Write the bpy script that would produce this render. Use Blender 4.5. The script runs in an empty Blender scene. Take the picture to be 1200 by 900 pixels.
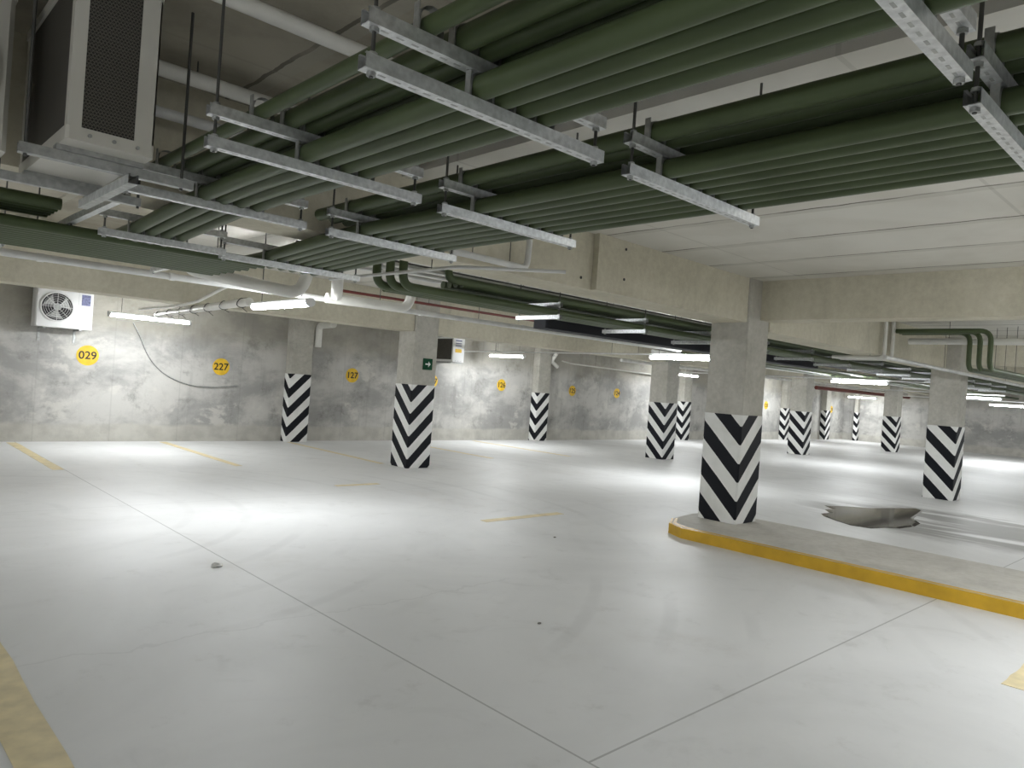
import bpy, bmesh, math, random
from mathutils import Vector, Matrix
random.seed(7)
S = bpy.context.scene
COL = S.collection
PI = math.pi

# ------------------------------------------------------------------ materials
def newmat(name):
    m = bpy.data.materials.new(name); m.use_nodes = True
    nt = m.node_tree; b = nt.nodes['Principled BSDF']
    return m, nt, b
def N(nt, t, **kw):
    n = nt.nodes.new(t)
    for k, v in kw.items(): setattr(n, k, v)
    return n
def setin(n, **kw):
    for k, v in kw.items(): n.inputs[k.replace('_', ' ')].default_value = v
def plain(name, col, rough=.5, metal=0, spec=.5, noise=0, nscale=8, bump=0):
    m, nt, b = newmat(name)
    b.inputs['Base Color'].default_value = (*col, 1); b.inputs['Roughness'].default_value = rough
    b.inputs['Metallic'].default_value = metal; b.inputs['Specular IOR Level'].default_value = spec
    if noise or bump:
        tc = N(nt, 'ShaderNodeTexCoord'); no = N(nt, 'ShaderNodeTexNoise'); setin(no, Scale=nscale, Detail=5.)
        nt.links.new(tc.outputs['Object'], no.inputs['Vector'])
        if noise:
            r = N(nt, 'ShaderNodeValToRGB')
            r.color_ramp.elements[0].position = .3; r.color_ramp.elements[1].position = .7
            r.color_ramp.elements[0].color = (*[c*(1-noise) for c in col], 1)
            r.color_ramp.elements[1].color = (*[min(1, c*(1+noise)) for c in col], 1)
            nt.links.new(no.outputs['Fac'], r.inputs['Fac']); nt.links.new(r.outputs['Color'], b.inputs['Base Color'])
        if bump:
            bp = N(nt, 'ShaderNodeBump'); setin(bp, Strength=bump, Distance=.01)
            nt.links.new(no.outputs['Fac'], bp.inputs['Height']); nt.links.new(bp.outputs['Normal'], b.inputs['Normal'])
    return m
def mathn(nt, op, a, b=None, c=None, clamp=False):
    n = N(nt, 'ShaderNodeMath', operation=op); n.use_clamp = clamp
    for i, v in enumerate((a, b, c)):
        if v is None: continue
        if isinstance(v, (int, float)): n.inputs[i].default_value = v
        else: nt.links.new(v, n.inputs[i])
    return n.outputs[0]
def mixc(nt, fac, a, b, mode='MIX'):
    n = N(nt, 'ShaderNodeMix', data_type='RGBA', blend_type=mode)
    for i, v in ((0, fac), (6, a), (7, b)):
        if isinstance(v, (int, float)): n.inputs[i].default_value = v
        elif isinstance(v, tuple): n.inputs[i].default_value = (*v, 1)
        else: nt.links.new(v, n.inputs[i])
    return n.outputs[2]
def noise(nt, vec, scale, detail=5, rough=.55, dist=0):
    n = N(nt, 'ShaderNodeTexNoise'); setin(n, Scale=float(scale), Detail=float(detail), Roughness=rough, Distortion=float(dist))
    if vec is not None: nt.links.new(vec, n.inputs['Vector'])
    return n.outputs['Fac']
def ramp(nt, fac, p0, p1):
    n = N(nt, 'ShaderNodeMapRange'); n.interpolation_type = 'SMOOTHSTEP'
    nt.links.new(fac, n.inputs['Value']); setin(n, From_Min=p0, From_Max=p1)
    return n.outputs['Result']
def scaled(nt, vec, s):
    n = N(nt, 'ShaderNodeMapping'); n.inputs['Scale'].default_value = s
    nt.links.new(vec, n.inputs['Vector']); return n.outputs['Vector']
def linemask(nt, coord, pos, half):
    d = mathn(nt, 'ABSOLUTE', mathn(nt, 'SUBTRACT', coord, pos))
    return mathn(nt, 'LESS_THAN', d, half)

def concrete(name, light, dark, scale=.8, lo=.35, hi=.65, rough=.8, streak=True, bump=.25):
    m, nt, b = newmat(name)
    tc = N(nt, 'ShaderNodeTexCoord'); v = tc.outputs['Object']
    big = ramp(nt, noise(nt, v, scale, 8, .62, .6), lo, hi)
    c = mixc(nt, big, light, dark)
    if streak:
        st = ramp(nt, noise(nt, scaled(nt, v, (5, 5, .5)), 1.2, 4), .5, .8)
        c = mixc(nt, mathn(nt, 'MULTIPLY', st, .3), c, tuple(x*.72 for x in dark))
    fine = ramp(nt, noise(nt, v, 14, 6, .7), .25, .75)
    c = mixc(nt, .10, c, fine, 'OVERLAY')
    nt.links.new(c, b.inputs['Base Color']); b.inputs['Roughness'].default_value = rough
    b.inputs['Specular IOR Level'].default_value = .25
    bp = N(nt, 'ShaderNodeBump'); setin(bp, Strength=bump, Distance=.01)
    nt.links.new(noise(nt, v, 25, 6, .7), bp.inputs['Height']); nt.links.new(bp.outputs['Normal'], b.inputs['Normal'])
    return m

def wall_material():
    m, nt, b = newmat('patched concrete wall')
    tc = N(nt, 'ShaderNodeTexCoord'); v = tc.outputs['Object']
    sx = N(nt, 'ShaderNodeSeparateXYZ'); nt.links.new(v, sx.inputs[0])
    a = ramp(nt, noise(nt, scaled(nt, v, (.8, .8, 1.2)), .9, 9, .66, .25), .40, .62)
    c = mixc(nt, a, (.57, .56, .53), (.36, .355, .34))
    f = ramp(nt, noise(nt, v, 2.2, 9, .74, .1), .52, .72)
    c = mixc(nt, mathn(nt, 'MULTIPLY', f, .68), c, (.20, .195, .18))
    p = ramp(nt, noise(nt, scaled(nt, v, (1, 1, 1.3)), 1.3, 7, .66, .2), .57, .66)
    c = mixc(nt, mathn(nt, 'MULTIPLY', p, .75), c, (.64, .625, .58))
    st = ramp(nt, noise(nt, scaled(nt, v, (4, 4, .35)), 1.5, 4), .55, .8)
    c = mixc(nt, mathn(nt, 'MULTIPLY', st, .35), c, (.21, .205, .19))
    # warm rough cast upper band of the wall
    zz = mathn(nt, 'ADD', sx.outputs['Z'], mathn(nt, 'MULTIPLY', noise(nt, v, 1.1, 4), .35))
    up = ramp(nt, zz, 1.95, 2.45)
    warm = mixc(nt, ramp(nt, noise(nt, v, 1.7, 6), .35, .65), (.40, .375, .30), (.28, .262, .215))
    c = mixc(nt, mathn(nt, 'MULTIPLY', up, .6), c, warm)
    # pale skim coat along the foot of the wall
    zb = mathn(nt, 'ADD', sx.outputs['Z'], mathn(nt, 'MULTIPLY', noise(nt, v, 1.6, 4), .16))
    low = mathn(nt, 'SUBTRACT', 1., ramp(nt, zb, .36, .44))
    c = mixc(nt, mathn(nt, 'MULTIPLY', low, .8), c, mixc(nt, ramp(nt, noise(nt, v, 3, 6), .35, .65), (.58, .565, .51), (.46, .445, .40)))
    # faint shuttering panel joints
    j = mathn(nt, 'LESS_THAN', mathn(nt, 'ABSOLUTE', mathn(nt, 'SUBTRACT', mathn(nt, 'MODULO', mathn(nt, 'ADD', mathn(nt, 'ADD', sx.outputs['X'], sx.outputs['Y']), 200.), 1.22), .61)), .012)
    c = mixc(nt, mathn(nt, 'MULTIPLY', j, .13), c, (.2, .195, .18))
    nt.links.new(c, b.inputs['Base Color']); b.inputs['Roughness'].default_value = .82; b.inputs['Specular IOR Level'].default_value = .25
    bp = N(nt, 'ShaderNodeBump'); setin(bp, Strength=.35, Distance=.015)
    nt.links.new(noise(nt, v, 12, 8, .7), bp.inputs['Height']); nt.links.new(bp.outputs['Normal'], b.inputs['Normal'])
    return m

def floor_material():
    m, nt, b = newmat('power floated concrete floor')
    tc = N(nt, 'ShaderNodeTexCoord'); v = tc.outputs['Object']
    sx = N(nt, 'ShaderNodeSeparateXYZ'); nt.links.new(v, sx.inputs[0]); X, Y = sx.outputs['X'], sx.outputs['Y']
    a = ramp(nt, noise(nt, v, .35, 8, .6, .8), .35, .7)
    c = mixc(nt, a, (.775, .777, .775), (.67, .672, .668))
    s = ramp(nt, noise(nt, v, 1.6, 8, .65, 1.2), .55, .8)
    c = mixc(nt, mathn(nt, 'MULTIPLY', s, .38), c, (.52, .52, .50))
    d_ = ramp(nt, noise(nt, v, 3.2, 9, .72), .56, .74)
    c = mixc(nt, mathn(nt, 'MULTIPLY', d_, .30), c, (.45, .44, .415))
    br = mathn(nt, 'MULTIPLY', ramp(nt, noise(nt, v, .55, 6, .6), .55, .7), ramp(nt, noise(nt, v, 2.4, 8, .7), .4, .65))
    c = mixc(nt, mathn(nt, 'MULTIPLY', br, .28), c, (.50, .47, .43))
    # sweeping tyre traces
    w = N(nt, 'ShaderNodeTexWave', wave_type='RINGS', rings_direction='Z'); setin(w, Scale=.55, Distortion=.6, Detail=2.)
    mp = N(nt, 'ShaderNodeMapping'); mp.inputs['Location'].default_value = (-1.0, -8.5, 0); nt.links.new(v, mp.inputs['Vector']); nt.links.new(mp.outputs['Vector'], w.inputs['Vector'])
    tr = mathn(nt, 'MULTIPLY', ramp(nt, w.outputs['Fac'], .86, 1.0), ramp(nt, noise(nt, v, .5, 3), .45, .65))
    c = mixc(nt, mathn(nt, 'MULTIPLY', tr, .13), c, (.33, .33, .32))
    # damp area round the puddle, running away to the right
    dx = mathn(nt, 'DIVIDE', mathn(nt, 'SUBTRACT', mathn(nt, 'ADD', X, mathn(nt, 'MULTIPLY', noise(nt, v, 1.3, 5), .9)), 12.45), 1.7)
    dy = mathn(nt, 'DIVIDE', mathn(nt, 'SUBTRACT', Y, 3.1), 2.3)
    r2 = mathn(nt, 'ADD', mathn(nt, 'MULTIPLY', dx, dx), mathn(nt, 'MULTIPLY', dy, dy))
    damp = mathn(nt, 'SUBTRACT', 1., ramp(nt, r2, .55, 1.15))
    damp = mathn(nt, 'MULTIPLY', damp, ramp(nt, noise(nt, scaled(nt, v, (2.2, .45, 1)), 1.1, 5), .36, .52))
    c = mixc(nt, mathn(nt, 'MULTIPLY', damp, .85), c, (.24, .235, .22))
    # saw cut joints
    j = mathn(nt, 'MAXIMUM', linemask(nt, X, 2.47, .006), mathn(nt, 'MULTIPLY', linemask(nt, Y, 1.97, .006), mathn(nt, 'GREATER_THAN', X, 2.47)))
    for px in (-2.5, 13.9, 21.4, 28.9): j = mathn(nt, 'MAXIMUM', j, linemask(nt, X, px, .006))
    for py in (8.5,): j = mathn(nt, 'MAXIMUM', j, mathn(nt, 'MULTIPLY', linemask(nt, Y, py, .008), .35))
    crack = mathn(nt, 'MULTIPLY', linemask(nt, mathn(nt, 'ADD', Y, mathn(nt, 'MULTIPLY', noise(nt, v, 2.2, 4), .5)), 4.55, .011), mathn(nt, 'LESS_THAN', X, 4.2))
    j = mathn(nt, 'MAXIMUM', j, mathn(nt, 'MULTIPLY', crack, .2))
    c = mixc(nt, mathn(nt, 'MULTIPLY', j, .55), c, (.22, .22, .21))
    nt.links.new(c, b.inputs['Base Color'])
    ro = mathn(nt, 'ADD', mathn(nt, 'MULTIPLY', noise(nt, v, .8, 5), .25), .36)
    nt.links.new(ro, b.inputs['Roughness']); b.inputs['Specular IOR Level'].default_value = .35
    bp = N(nt, 'ShaderNodeBump'); setin(bp, Strength=.06, Distance=.01)
    nt.links.new(noise(nt, v, 6, 8, .7), bp.inputs['Height']); nt.links.new(bp.outputs['Normal'], b.inputs['Normal'])
    return m

def ceiling_material():
    m, nt, b = newmat('board marked slab soffit')
    tc = N(nt, 'ShaderNodeTexCoord'); v = tc.outputs['Object']
    sx = N(nt, 'ShaderNodeSeparateXYZ'); nt.links.new(v, sx.inputs[0]); X, Y = sx.outputs['X'], sx.outputs['Y']
    a = ramp(nt, noise(nt, v, .7, 7, .6, .5), .3, .7)
    c = mixc(nt, a, (.66, .645, .59), (.56, .54, .48))
    bare_shaded = mixc(nt, ramp(nt, noise(nt, v, 1.2, 7, .65), .35, .65), (.40, .37, .30), (.27, .25, .20))  # bare unplastered slab, its colour darkened to stand for weak light on the left
    c = mixc(nt, mathn(nt, 'LESS_THAN', X, XS-.001), c, bare_shaded)
    wob = mathn(nt, 'ADD', X, mathn(nt, 'MULTIPLY', noise(nt, scaled(nt, v, (1, 1.5, 1)), 2.5, 6), .05))
    ph = mathn(nt, 'MODULO', mathn(nt, 'ADD', wob, 87.30), .89)
    seam = mathn(nt, 'LESS_THAN', ph, .026)
    seam = mathn(nt, 'MULTIPLY', seam, ramp(nt, noise(nt, v, 1.4, 5), .3, .6))
    band = mathn(nt, 'MULTIPLY', mathn(nt, 'LESS_THAN', ph, .11), .35)
    c = mixc(nt, band, c, (.40, .385, .33))
    c = mixc(nt, mathn(nt, 'MULTIPLY', seam, .85), c, (.11, .10, .08))
    cr = linemask(nt, mathn(nt, 'MODULO', mathn(nt, 'ADD', Y, 98.72), 2.5), 0.05, .012)
    c = mixc(nt, mathn(nt, 'MULTIPLY', cr, .22), c, (.25, .24, .2))
    nt.links.new(c, b.inputs['Base Color']); b.inputs['Roughness'].default_value = .85; b.inputs['Specular IOR Level'].default_value = .2
    return m

def stripes(name, P, a0, H):
    m, nt, b = newmat(name)
    tc = N(nt, 'ShaderNodeTexCoord'); v = tc.outputs['Object']
    sx = N(nt, 'ShaderNodeSeparateXYZ'); nt.links.new(v, sx.inputs[0])
    d = mathn(nt, 'ADD', sx.outputs['X'], sx.outputs['Y'])
    dep = mathn(nt, 'ADD', mathn(nt, 'SUBTRACT', H, sx.outputs['Z']), d)
    wob = mathn(nt, 'MULTIPLY', mathn(nt, 'SUBTRACT', noise(nt, v, 6, 3), .5), .012)
    f = mathn(nt, 'MODULO', mathn(nt, 'ADD', mathn(nt, 'DIVIDE', mathn(nt, 'ADD', dep, wob), P), 40. - a0/P), 1.)
    k = mathn(nt, 'LESS_THAN', f, .5)
    scuff = ramp(nt, noise(nt, v, 7, 7, .75), .66, .74)
    white = mixc(nt, ramp(nt, noise(nt, v, 3, 5), .4, .7), (.84, .84, .82), (.74, .74, .71))
    black = mixc(nt, mathn(nt, 'MULTIPLY', scuff, .5), (.006, .007, .011), (.05, .05, .05))
    nt.links.new(mixc(nt, k, white, black), b.inputs['Base Color'])
    b.inputs['Roughness'].default_value = .6; b.inputs['Specular IOR Level'].default_value = .22
    return m

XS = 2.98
M = {}
M['wall'] = wall_material()
M['floor'] = floor_material()
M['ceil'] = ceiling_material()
M['column'] = concrete('cast column concrete', (.52, .505, .455), (.40, .385, .335), 1.1)
M['beam'] = concrete('cast beam concrete', (.63, .595, .48), (.50, .47, .37), .9, .3, .75)
M['island'] = concrete('island concrete', (.64, .62, .57), (.52, .50, .46), 1.2, .3, .7, .7, streak=False)
M['galv'] = plain('galvanised steel', (.66, .675, .68), .38, .65, noise=.2, nscale=40)
M['galvdull'] = plain('dull galvanised steel', (.42, .43, .42), .5, .7, noise=.2, nscale=30)
M['rod'] = plain('dark threaded steel', (.10, .10, .095), .5, .6)
M['green'] = plain('olive green conduit', (.070, .095, .042), .42, 0, .34, noise=.15, nscale=3)
M['pvc'] = plain('white pvc', (.72, .71, .66), .35, noise=.08, nscale=4)
M['whitepipe'] = plain('grey white painted pipe', (.66, .66, .64), .4, 0, noise=.12, nscale=6)
M['red'] = plain('dark red fire pipe', (.15, .030, .024), .5)
M['acwhite'] = plain('off white enamel', (.60, .585, .53), .4, noise=.05, nscale=3)
M['acclean'] = plain('white enamel', (.80, .80, .79), .35, noise=.03, nscale=3)
M['black'] = plain('black plastic', (.012, .012, .013), .5)
M['dark'] = plain('shade strip black', (.015, .016, .022), .75)  # near black that paints the shaded gaps between the overhead pipes
M['yellow'] = plain('curb yellow paint', (.62, .37, .020), .45, noise=.12, nscale=5)
M['lineyellow'] = plain('worn yellow line paint', (.74, .63, .38), .5, noise=.16, nscale=7)
M['signyellow'] = plain('stencil yellow paint', (.78, .50, .03), .6, noise=.15, nscale=9)
M['signgreen'] = plain('exit sign green', (.003, .055, .022), .6, 0, .15)
M['white'] = plain('white paint', (.85, .85, .83), .45)
M['sticker'] = plain('blue grey label', (.16, .17, .30), .4, noise=.5, nscale=30)
M['lampbody'] = plain('lamp housing', (.75, .75, .74), .4)
M['paper'] = plain('paper scrap', (.8, .8, .78), .7)
M['stone'] = plain('stone chip', (.22, .21, .19), .8)
def grille():
    m, nt, b = newmat('coil guard mesh')
    tc = N(nt, 'ShaderNodeTexCoord'); vo = N(nt, 'ShaderNodeTexVoronoi', feature='DISTANCE_TO_EDGE'); setin(vo, Scale=105., Randomness=0.1)
    mp = N(nt, 'ShaderNodeMapping'); mp.inputs['Rotation'].default_value = (PI/4, PI/4, 0); nt.links.new(tc.outputs['Object'], mp.inputs['Vector']); nt.links.new(mp.outputs['Vector'], vo.inputs['Vector'])
    k = mathn(nt, 'LESS_THAN', vo.outputs['Distance'], .10)
    nt.links.new(mixc(nt, k, (.018, .016, .013), (.12, .112, .095)), b.inputs['Base Color']); b.inputs['Roughness'].default_value = .6
    return m
M['mesh'] = grille()
def emit(name, strength):
    m, nt, b = newmat(name)
    b.inputs['Base Color'].default_value = (.9, .9, .9, 1)
    b.inputs['Emission Color'].default_value = (.95, .98, 1.0, 1); b.inputs['Emission Strength'].default_value = strength
    return m
LAMP = 190.
M['tube'] = emit('lit diffuser', LAMP)
m, nt, b = newmat('standing water'); b.inputs['Base Color'].default_value = (.085, .075, .06, 1); b.inputs['Roughness'].default_value = .05; b.inputs['Specular IOR Level'].default_value = .28
M['water'] = m

# ------------------------------------------------------------------ mesh builder
class MB:
    def __init__(s): s.v = []; s.f = []; s.sm = []
    def add(s, vs, fs, smooth=False):
        o = len(s.v); s.v += [Vector(x) for x in vs]
        for f in fs: s.f.append(tuple(i+o for i in f)); s.sm.append(smooth)
        return s
    def box(s, x0, x1, y0, y1, z0, z1):
        vs = [(x, y, z) for z in (z0, z1) for y in (y0, y1) for x in (x0, x1)]
        return s.add(vs, [(0, 2, 3, 1), (4, 5, 7, 6), (0, 1, 5, 4), (2, 6, 7, 3), (0, 4, 6, 2), (1, 3, 7, 5)])
    def bbox(s, x0, x1, y0, y1, z0, z1, c):
        """box with chamfered vertical edges"""
        p = [(x0+c, y0), (x1-c, y0), (x1, y0+c), (x1, y1-c), (x1-c, y1), (x0+c, y1), (x0, y1-c), (x0, y0+c)]
        return s.prism(p, z0, z1)
    def prism(s, poly, z0, z1, smooth=False):
        n = len(poly)
        vs = [(x, y, z0) for x, y in poly] + [(x, y, z1) for x, y in poly]
        fs = [tuple(range(n))[::-1], tuple(range(n, 2*n))]
        fs += [(i, (i+1) % n, n+(i+1) % n, n+i) for i in range(n)]
        return s.add(vs, fs, smooth)
    def extrude(s, prof, a, b, ax):
        """closed 2-D profile swept from a to b along axis 0=x / 1=y; profile given as (across, up)"""
        n = len(prof)
        def P(t, p): return (t, p[0], p[1]) if ax == 0 else (p[0], t, p[1])
        vs = [P(a, p) for p in prof] + [P(b, p) for p in prof]
        fs = [(i, (i+1) % n, n+(i+1) % n, n+i) for i in range(n)]
        s.add(vs, fs)
        return s
    def tube(s, pts, r, seg=14, cap=True):
        pts = [Vector(p) for p in pts]; n = len(pts); rings = []; up = None
        for i, p in enumerate(pts):
            t = (pts[min(i+1, n-1)] - pts[max(i-1, 0)]).normalized()
            if up is None:
                up = Vector((0, 0, 1)) if abs(t.z) < .9 else Vector((0, 1, 0))
            a = (up - t*up.dot(t)).normalized(); up = a; bb = t.cross(a)
            rings.append([p + r*(math.cos(2*PI*k/seg)*a + math.sin(2*PI*k/seg)*bb) for k in range(seg)])
        vs = [v for q in rings for v in q]
        fs = [(i*seg+k, i*seg+(k+1) % seg, (i+1)*seg+(k+1) % seg, (i+1)*seg+k) for i in range(n-1) for k in range(seg)]
        s.add(vs, fs, True)
        if cap:
            s.add(rings[0], [tuple(range(seg))[::-1]]); s.add(rings[-1], [tuple(range(seg))])
        return s
    def disc(s, c, r, y0, y1, seg=40):
        """short cylinder with its axis along y"""
        a = [(c[0]+r*math.cos(2*PI*k/seg), y0, c[1]+r*math.sin(2*PI*k/seg)) for k in range(seg)]
        bb = [(x, y1, z) for x, _, z in a]
        s.add(a+bb, [tuple(range(seg)), tuple(range(seg, 2*seg))[::-1]] + [(k, seg+k, seg+(k+1) % seg, (k+1) % seg) for k in range(seg)])
        return s
    def build(s, name, mat, parent=None, origin=(0, 0, 0)):
        me = bpy.data.meshes.new(name); o = Vector(origin)
        me.from_pydata([v-o for v in s.v], [], s.f); me.update()
        bm = bmesh.new(); bm.from_mesh(me); bmesh.ops.recalc_face_normals(bm, faces=bm.faces); bm.to_mesh(me); bm.free()
        for p, k in zip(me.polygons, s.sm): p.use_smooth = k
        me.materials.append(mat)
        ob = bpy.data.objects.new(name, me); COL.objects.link(ob)
        if parent is not None: ob.parent = parent
        else: ob.location = o
        return ob
def bend(pts, r=.12, n=6):
    """round the corners of a polyline"""
    pts = [Vector(p) for p in pts]; out = [pts[0]]
    for i in range(1, len(pts)-1):
        p, a, c = pts[i], pts[i-1], pts[i+1]
        d1 = (a-p); d2 = (c-p); k = min(r, d1.length*.48, d2.length*.48)
        s, e = p+d1.normalized()*k, p+d2.normalized()*k
        for j in range(n+1):
            t = j/n; out.append((1-t)**2*s + 2*t*(1-t)*p + t*t*e)
    return out + [pts[-1]]
def tag(o, label, cat, group=None, kind=None):
    o['label'] = label; o['category'] = cat
    if group: o['group'] = group
    if kind: o['kind'] = kind
    return o
def thing(name, label, cat, loc, group=None):
    o = bpy.data.objects.new(name, None); COL.objects.link(o); o.location = loc; o.empty_display_size = .1
    return tag(o, label, cat, group)
def struct(o, label=None):
    o['kind'] = 'structure'
    if label: o['label'] = label; o['category'] = 'structure'
    return o
ORD = ['first', 'second', 'third', 'fourth', 'fifth', 'sixth', 'seventh', 'eighth', 'ninth', 'tenth', 'eleventh', 'twelfth']

# ------------------------------------------------------------------ setting
X0, X1, Y0, Y1, ZC, ZL = -8., 37.2, -9., 15.05, 3.05, 3.20
#XS                                                     # slab step
struct(MB().box(X0-.3, X1+.3, Y0-.3, Y1+.3, -.3, 0).build('floor', M['floor']), 'pale power floated concrete garage floor').__setitem__('category', 'floor')
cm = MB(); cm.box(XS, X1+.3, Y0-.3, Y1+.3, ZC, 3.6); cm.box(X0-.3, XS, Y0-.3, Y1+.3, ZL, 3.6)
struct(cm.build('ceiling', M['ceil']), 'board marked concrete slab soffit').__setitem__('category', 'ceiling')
for nm, bx, lb in (('wall_left', (X0, X1, Y1, Y1+.3), 'stained patched concrete wall behind the numbered bays'),
                   ('wall_right', (X1, X1+.3, Y0, Y1+.3), 'far grey concrete end wall'),
                   ('wall_near', (X0, X1, Y0-.3, Y0), 'concrete wall behind the viewer on the right'),
                   ('wall_back', (X0-.3, X0, Y0, Y1), 'concrete wall behind the viewer on the left')):
    struct(MB().box(*bx, 0, 3.6).build(nm, M['wall']), lb).__setitem__('category', 'wall')

# beams
def beam(label, mb): return tag(mb.build('concrete_beam', M['beam'], None, (mb.v[0])), label, 'beam')
FX, FY = 7.92, 4.38
GX, GY = 15.3, 4.12
b1 = MB(); b1.box(X0, 5.15, 4.47, 4.88, 2.525, ZC); b1.box(5.15, FX, 4.405, 4.88, 2.525, ZC); b1.box(X0, XS, 4.47, 4.88, ZC, ZL)
beam('long concrete ceiling beam running into the nearest striped column from the left', b1)
b2 = MB(); b2.box(FX+.5, GX, 4.37, 4.85, 2.46, ZC)
beam('concrete ceiling beam between the nearest column and the column by the puddle', b2)
b3 = MB(); b3.box(FX+.27, FX+.62, Y0, FY, 2.58, ZC)
beam('concrete ceiling beam running to the right from the nearest striped column', b3)
b4 = MB(); b4.box(GX+.5, X1, 4.2, 4.62, 2.46, ZC)
beam('concrete ceiling beam beyond the column by the puddle', b4)
b5 = MB(); b5.box(X0, 7.45, 10.46, 10.9, 2.40, ZC); b5.box(X0, XS, 10.46, 10.9, ZC, ZL)
beam('concrete ceiling beam left of the column with the exit sign', b5)
for xa, xb, lb in ((7.95, 15.05, 'concrete ceiling beam right of the column with the exit sign'), (15.55, 22.55, 'concrete ceiling beam of the middle row behind the nearest column'),
                   (23.05, 30.05, 'concrete ceiling beam of the middle row farther right'), (30.55, X1, 'concrete ceiling beam of the middle row ending at the far wall')):
    beam(lb, MB().box(xa, xb, 10.46, 10.9, 2.40, ZC))
beam('concrete ceiling beam running to the right from the column by the puddle', MB().box(GX+.27, GX+.62, Y0, GY, 2.55, ZC))

# columns: near corner (x, y), size, base z, band top, stripe period, phase
cols = [
 ('striped concrete column standing on the yellow edged island, nearest of all columns', FX, FY, .5, .5, .12, 1.42, .445, .138),
 ('striped concrete column with the small green exit sign', 7.46, 10.42, .5, .5, 0, 1.47, .40, .11),
 ('striped wall pilaster left of the exit sign column', 7.36, 14.80, .5, .25, 0, 1.49, .42, -.10),
 ('striped wall pilaster between the yellow bay numbers, behind and right of the exit sign column', 15.03, 14.80, .5, .25, 0, 1.40, .42, -.10),
 ('striped column just left of the nearest column, lower left stripe scuffed', 15.07, 10.40, .5, .5, 0, 1.40, .40, .15),
 ('striped wall pilaster squeezed beside the scuffed column', 22.55, 14.80, .5, .25, 0, 1.40, .42, -.08),
 ('striped column by the puddle at the right', GX, GY, .5, .5, 0, 1.38, .44, .10),
 ('striped column, first one seen right of the nearest column in the middle row', 22.55, 10.32, .5, .5, 0, 1.37, .42, .12),
 ('striped wall pilaster just right of the nearest column, far away', 30.45, 14.80, .5, .25, 0, 1.38, .42, -.08),
 ('striped wall pilaster far away beside the pale lit corner', 34.55, 14.80, .5, .25, 0, 1.38, .42, -.08),
 ('striped column of the middle row, second one seen right of the nearest column', 30.05, 10.15, .5, .5, 0, 1.37, .42, .20),
 ('narrow striped pilaster in the far corner', 36.95, 14.28, .25, .17, 0, 1.38, .42, .12),
]
for i, (lb, x, y, sx, sy, zb, zt, P, a) in enumerate(cols):
    t = thing('concrete_column', lb, 'column', (x, y, zb), 'black and white striped columns')
    MB().bbox(x, x+sx, y, y+sy, zb, ZC, .012).build('shaft', M['column'], t, (x, y, zb))
    e = .006; bd = MB().bbox(x-e, x+sx+e, y-e, y+sy+e, zb+.002, zt, .016)
    o = bd.build('striped_band', stripes('chevron paint', P, a, zt-zb), t, (x, y, zb)); o['label'] = 'black and white chevron paint'

# kerbed island
poly = [(7.12, -6.), (8.62, -6.), (8.62, 4.62), (8.55, 4.85), (8.40, 5.0), (8.1, 5.06), (7.55, 4.98), (7.25, 4.8), (7.12, 4.55)]
t = thing('traffic_island', 'low concrete island with yellow painted kerb under the nearest column', 'island', (7.9, 0, 0))
MB().prism(poly, 0, .12).build('island_slab', M['island'], t, (7.9, 0, 0))
km = MB(); kp = [(7.12, -6.), (7.12, 4.55), (7.25, 4.8), (7.55, 4.98)]
inn = [(7.17, -6.), (7.17, 4.53), (7.28, 4.76), (7.56, 4.93)]
out = [(7.09, -6.), (7.09, 4.57), (7.23, 4.83), (7.55, 5.01)]
n = 4
vs = [(x, y, 0) for x, y in out]+[(x, y, .115) for x, y in out]+[(x, y, .124) for x, y in inn]+[(x, y, 0) for x, y in inn]
fs = []
for i in range(n-1):
    for k in range(3): fs.append((k*n+i, k*n+i+1, (k+1)*n+i+1, (k+1)*n+i))
fs += [(0, n, 2*n, 3*n), (n-1, 4*n-1, 3*n-1, 2*n-1)]
km.add(vs, fs); km.build('kerb_face', M['yellow'], t, (7.9, 0, 0))['label'] = 'yellow painted kerb face'

# parking lines
lines = [('faded yellow bay line left of number 029, at the left edge', 2.33, 2.47, 11.4, 14.9), ('faded yellow bay line between numbers 029 and 227', 4.8, 4.92, 11.3, 14.9),
         ('faded yellow bay line by the pilaster left of the exit sign column', 7.36, 7.46, 11.1, 14.75), ('faded yellow bay line right of the exit sign column', 10.3, 10.42, 11.4, 14.9),
         ('faded yellow bay line under the far tube lamp', 12.75, 12.87, 11.4, 14.9),
         ('broad yellow line in the lower left corner', .60, .78, 1.5, 5.0),
         ('short yellow dash on the open floor left of the island', 5.6, 6.9, 6.18, 6.30), ('faint yellow dash on the floor before the exit sign column', 5.3, 6.0, 9.0, 9.1),
         ('pale yellow line end at the lower right edge', 5.25, 6.6, .93, 1.08)]
for lb, xa, xb, ya, yb in lines:
    mb = MB(); nseg = 12; lx = (xb-xa) > (yb-ya); L = []; Rr = []
    for k in range(nseg+1):
        f = k/nseg; j = lambda: random.uniform(-.006, .006)
        if lx: L.append((xa+(xb-xa)*f, ya+j())); Rr.append((xa+(xb-xa)*f, yb+j()))
        else: L.append((xb+j(), ya+(yb-ya)*f)); Rr.append((xa+j(), ya+(yb-ya)*f))
    mb.prism(L+Rr[::-1], .0005, .003)
    tag(mb.build('parking_line', M['lineyellow'], None, ((xa+xb)/2, (ya+yb)/2, 0)), lb, 'floor marking')

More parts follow.
